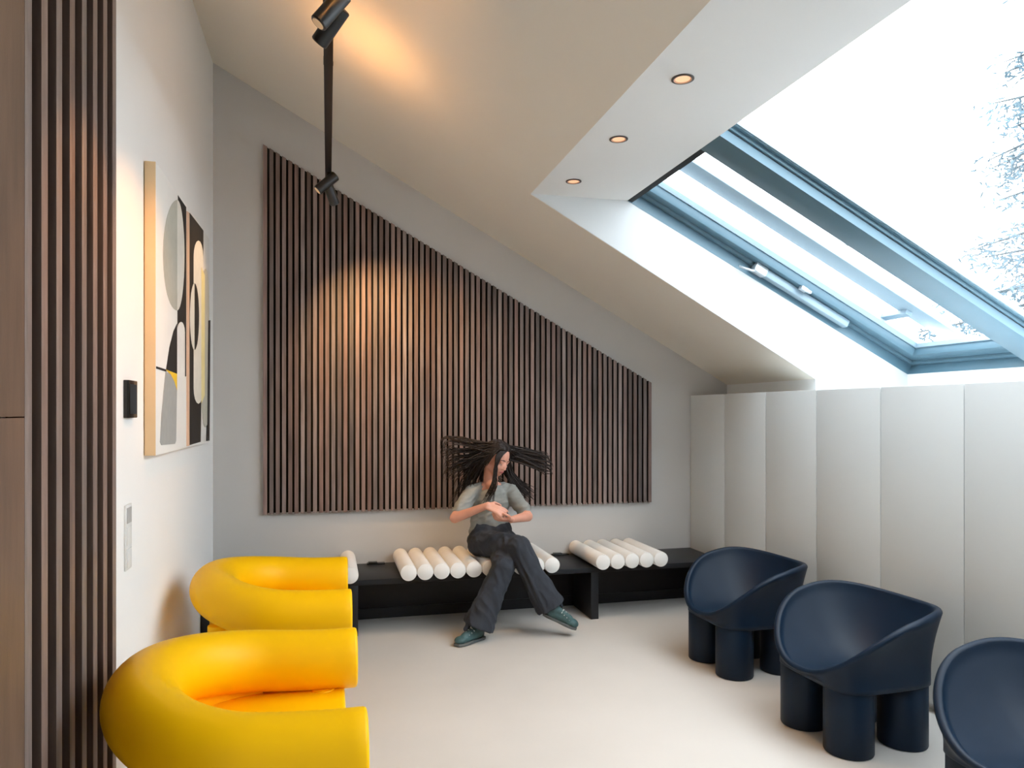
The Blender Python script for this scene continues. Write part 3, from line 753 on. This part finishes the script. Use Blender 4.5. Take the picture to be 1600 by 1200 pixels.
# ---- trousers (wide legs)
tro = MB()
tro.ball(J['pelvis'] + Vector((0, 0, 0.01)), (0.172, 0.132, 0.095), 24, 16)
seg(tro, J['pelvis'] + Vector((-0.04, 0, 0.06)), J['pelvis'] + Vector((0.04, 0, 0.06)), 0.118, 0.118, 20)
for s, flare in (('r', 0.106), ('l', 0.106)):
    h, kn, an = J[s+'hip'], J[s+'kn'], J[s+'an']
    seg(tro, h, kn, 0.096, 0.080, 20); 
    hem = kn.lerp(an, 0.99)
    tro.tube([kn.lerp(hem, q) for q in (0, 0.2, 0.4, 0.6, 0.8, 0.95, 1.0)], [0.078, 0.079, 0.080, 0.086, 0.095, 0.102, flare], 22)
    for k in range(5):
        a = random.uniform(0, 2*PI)
        off = Vector((math.cos(a), math.sin(a) * 0.6 - 0.4, 0)) * 0.074
        seg(tro, kn + off * 0.9, hem + off * 1.25, 0.010, 0.012, 8)
link('trousers', wrinkle(remesh(tro, 0.006, 7, 0.5), 0.008, (16, 16, 6), 0.5), 'trousers', person, smooth=True)
# ---- sneakers
def shoe(ank, toe, upv, cuff=0.125):
    ank = Vector(ank); toe = Vector(toe); d = (toe - ank); L = d.length; d.normalize(); u = (upv - d*upv.dot(d)).normalized(); w = d.cross(u)
    heel = ank - d*0.05
    sh = MB()
    P = lambda a, b, c: heel + d*a + w*b + u*c
    seg(sh, P(0.035, 0, 0.038), P(0.17, 0, 0.030), 0.036, 0.033, 16); sh.ball(P(0.205, 0.0, 0.026), (0.040, 0.040, 0.026), 18, 12, Matrix((d, w, u)).transposed())
    seg(sh, P(0.05, 0, 0.06), P(0.035, 0, cuff), 0.037, 0.039, 16); seg(sh, P(0.07, 0, 0.062), P(0.17, 0, 0.042), 0.032, 0.026, 14)
    o = link('shoe', remesh(sh, 0.005, 6, 0.5), 'shoe_teal', person, smooth=True)
    so = MB()
    prof = [(0.0, 0.026), (0.03, 0.036), (0.10, 0.034), (0.16, 0.041), (0.21, 0.040), (0.245, 0.024)]
    outl = [(a, b) for a, b in prof] + [(a, -b) for a, b in prof[::-1]]
    so.rings([[P(a - 0.003, b, -0.006) for a, b in outl], [P(a - 0.003, b*1.02, 0.012) for a, b in outl]])
    build(so, 'sole', 'shoe_sole', o, bevel=0.004)
    for k in range(4):
        a = 0.105 + 0.022*k; h = 0.083 - 0.0085*k
        build(MB().tube([P(a, -0.027, h - 0.016), P(a + 0.006, 0, h + 0.004), P(a, 0.027, h - 0.016)], 0.0038, 8), 'lace', 'lace_white', o, smooth=True)
shoe(J['ran'] + FR*0.01 + Vector((-0.01, 0, -0.055)), J['ran'] + FR*0.20 + Vector((0, 0, -0.05)), Vector((0.30, -0.25, 0.70)), 0.085)
shoe((0.950, 4.735, 0.008), (0.785, 4.625, 0.008), Vector((0, 0, 1)))

# ---- hair: a cap of locks that fly out to both sides and hang in front
hair = MB()
rh = random.Random(11)
# close scalp layer
capm = MB().ball(hp(0, -0.022, 0.036), (0.082, 0.098, 0.090), 28, 18, HM)
fs = []
for f in capm.f:
    c = sum((Vector(capm.v[i]) for i in f), Vector()) / len(f) - HC
    ff, uu = c.dot(fwd), c.dot(up)
    if ff < 0.040 + 0.75 * (uu - 0.075) and uu > -0.05: fs.append(f)
hair.add(capm.v, fs)
def lock(pts, r0, r1, n=6, flat=0.45, seg_n=16):
    P = [Vector(p) for p in pts]
    # Catmull-Rom through the given points
    Q = [P[0]*2 - P[1]] + P + [P[-1]*2 - P[-2]]; out = []
    m = len(P) - 1
    for s in range(seg_n + 1):
        t = s / seg_n * m; i = min(int(t), m - 1); u = t - i
        a, b, c, d = Q[i], Q[i+1], Q[i+2], Q[i+3]
        out.append(0.5 * (2*b + (c - a)*u + (2*a - 5*b + 4*c - d)*u*u + (3*b - a - 3*c + d)*u*u*u))
    hair.tube(out, [r0 + (r1 - r0) * (s / seg_n) ** 1.4 for s in range(seg_n + 1)], n, flat=flat)
def jit(v, a): return Vector(v) + Vector((rh.gauss(0, a), rh.gauss(0, a), rh.gauss(0, a)))
def surf(r, f):
    k = 1 - (r/0.082)**2 - ((f + 0.022)/0.098)**2
    return 0.036 + 0.090 * math.sqrt(max(k, 0.02)) + 0.003
def part(s, q):
    f = 0.050 - 0.115*q + rh.uniform(-0.008, 0.008); r = s * (0.004 + 0.010*rh.random())
    return hp(r, f, surf(r, f))
def side(s, q):
    f = 0.030 - 0.120*q; r = s * (0.055 + 0.006*rh.random())
    return hp(r, f, surf(r, f))
# flying to the viewer's left
for k in range(90):
    q = rh.random(); e = rh.random()
    tip = Vector((0.805 + 0.10*e*rh.random(), 5.16 + rh.uniform(-0.10, 0.12), 1.335 - 0.30*e + rh.uniform(-0.02, 0.02)))
    a = part(1, q*0.9); a2 = side(1, q); b = hp(0.088, -0.01 - 0.05*q, 0.055 - 0.05*e)
    mid = b.lerp(tip, 0.5) + Vector((0.0, 0.01, 0.02 - 0.03*e))
    lock(([a, a2, b] if rh.random() < 0.45 else [a, a2.lerp(b, 0.25) + up*0.012]) + [jit(mid, 0.012), jit(tip, 0.010), tip + Vector((-0.030 + 0.02*e, 0.0, -0.045 - 0.03*rh.random()))], 0.0105, 0.0012)
# falling behind the viewer's-left shoulder
for k in range(80):
    q = rh.random(); e = rh.random()
    tip = Vector((0.84 + 0.14*e, 5.20 + rh.uniform(-0.06, 0.06), 0.80 + 0.12*rh.random()))
    a = part(1, q); a2 = side(1, q); b = hp(0.090, -0.025 - 0.05*q, 0.01 - 0.03*e)
    mid = b.lerp(tip, 0.45) + Vector((-0.005, 0.03, 0.03))
    lock(([a, a2, b] if rh.random() < 0.45 else [a, a2.lerp(b, 0.25) + up*0.012]) + [jit(mid, 0.014), jit(tip, 0.016)], 0.0115, 0.0012)
# flying to the viewer's right
for k in range(84):
    q = rh.random(); e = rh.random()
    tip = Vector((1.47 + 0.08*rh.random(), 5.17 + rh.uniform(-0.10, 0.10), 1.20 - 0.13*e))
    a = part(-1, q*0.9); a2 = side(-1, q); b = hp(-0.086, -0.015 - 0.04*q, 0.055 - 0.05*e)
    mid = b.lerp(tip, 0.5) + Vector((0, 0.0, 0.015))
    lock(([a, a2, b] if rh.random() < 0.45 else [a, a2.lerp(b, 0.25) + up*0.012]) + [jit(mid, 0.012), jit(tip, 0.012), tip + Vector((0.03, 0.0, -0.015 - 0.03*rh.random()))], 0.0105, 0.0012)
for k in range(70):
    q = rh.random(); e = rh.random()
    tip = Vector((1.36 + 0.12*e, 5.20 + rh.uniform(-0.05, 0.06), 0.85 + 0.05*rh.random()))
    a = part(-1, q); a2 = side(-1, q); b = hp(-0.088, -0.03 - 0.04*q, 0.0 - 0.03*e)
    mid = b.lerp(tip, 0.45) + Vector((-0.01, 0.02, 0.01))
    lock(([a, a2, b] if rh.random() < 0.45 else [a, a2.lerp(b, 0.25) + up*0.012]) + [jit(mid, 0.014), jit(tip, 0.016)], 0.0115, 0.0012)
# short layer lying on the scalp
for k in range(120):
    q = rh.random(); sg = 1 if k % 2 else -1
    f1 = 0.055 - 0.13*q; r1 = sg * 0.074
    lock([part(sg, q), side(sg, q), hp(sg*0.083, 0.030 - 0.095*q, 0.035 + 0.02*rh.random()), hp(sg*0.088, 0.012 - 0.09*q, -0.03 - 0.03*rh.random())], 0.0095, 0.003)
# mass behind the neck
for k in range(60):
    e = rh.uniform(-1, 1)
    tip = Vector((1.12 + 0.15*e, 5.235 + rh.uniform(-0.02, 0.03), 0.88 + 0.10*rh.random()))
    a = hp(0.02*e, -0.085, surf(0.02*e, -0.085)); b = hp(0.062*e, -0.125, 0.02); 
    lock([a, b, jit(b.lerp(tip, 0.45) + Vector((0, 0.02, 0)), 0.012), jit(tip, 0.012)], 0.012, 0.0015)
# hanging in front of the shoulder over the tee
for k in range(34):
    e = rh.random()
    a = part(1, 0.15*e); b = hp(0.056 + 0.02*e, 0.068 - 0.03*e, 0.045); c = hp(0.062, 0.070, -0.045)
    tip = Vector((1.055 + 0.06*e, 5.035 + 0.03*rh.random(), 0.845 + 0.06*rh.random()))
    mid = c.lerp(tip, 0.5) + Vector((0.012, -0.022, 0))
    lock([a, b, jit(c, 0.006), jit(mid, 0.008), jit(tip, 0.010)], 0.0085, 0.0012)
link('hair', hair.bm(), 'hair_dark', person, smooth=True)
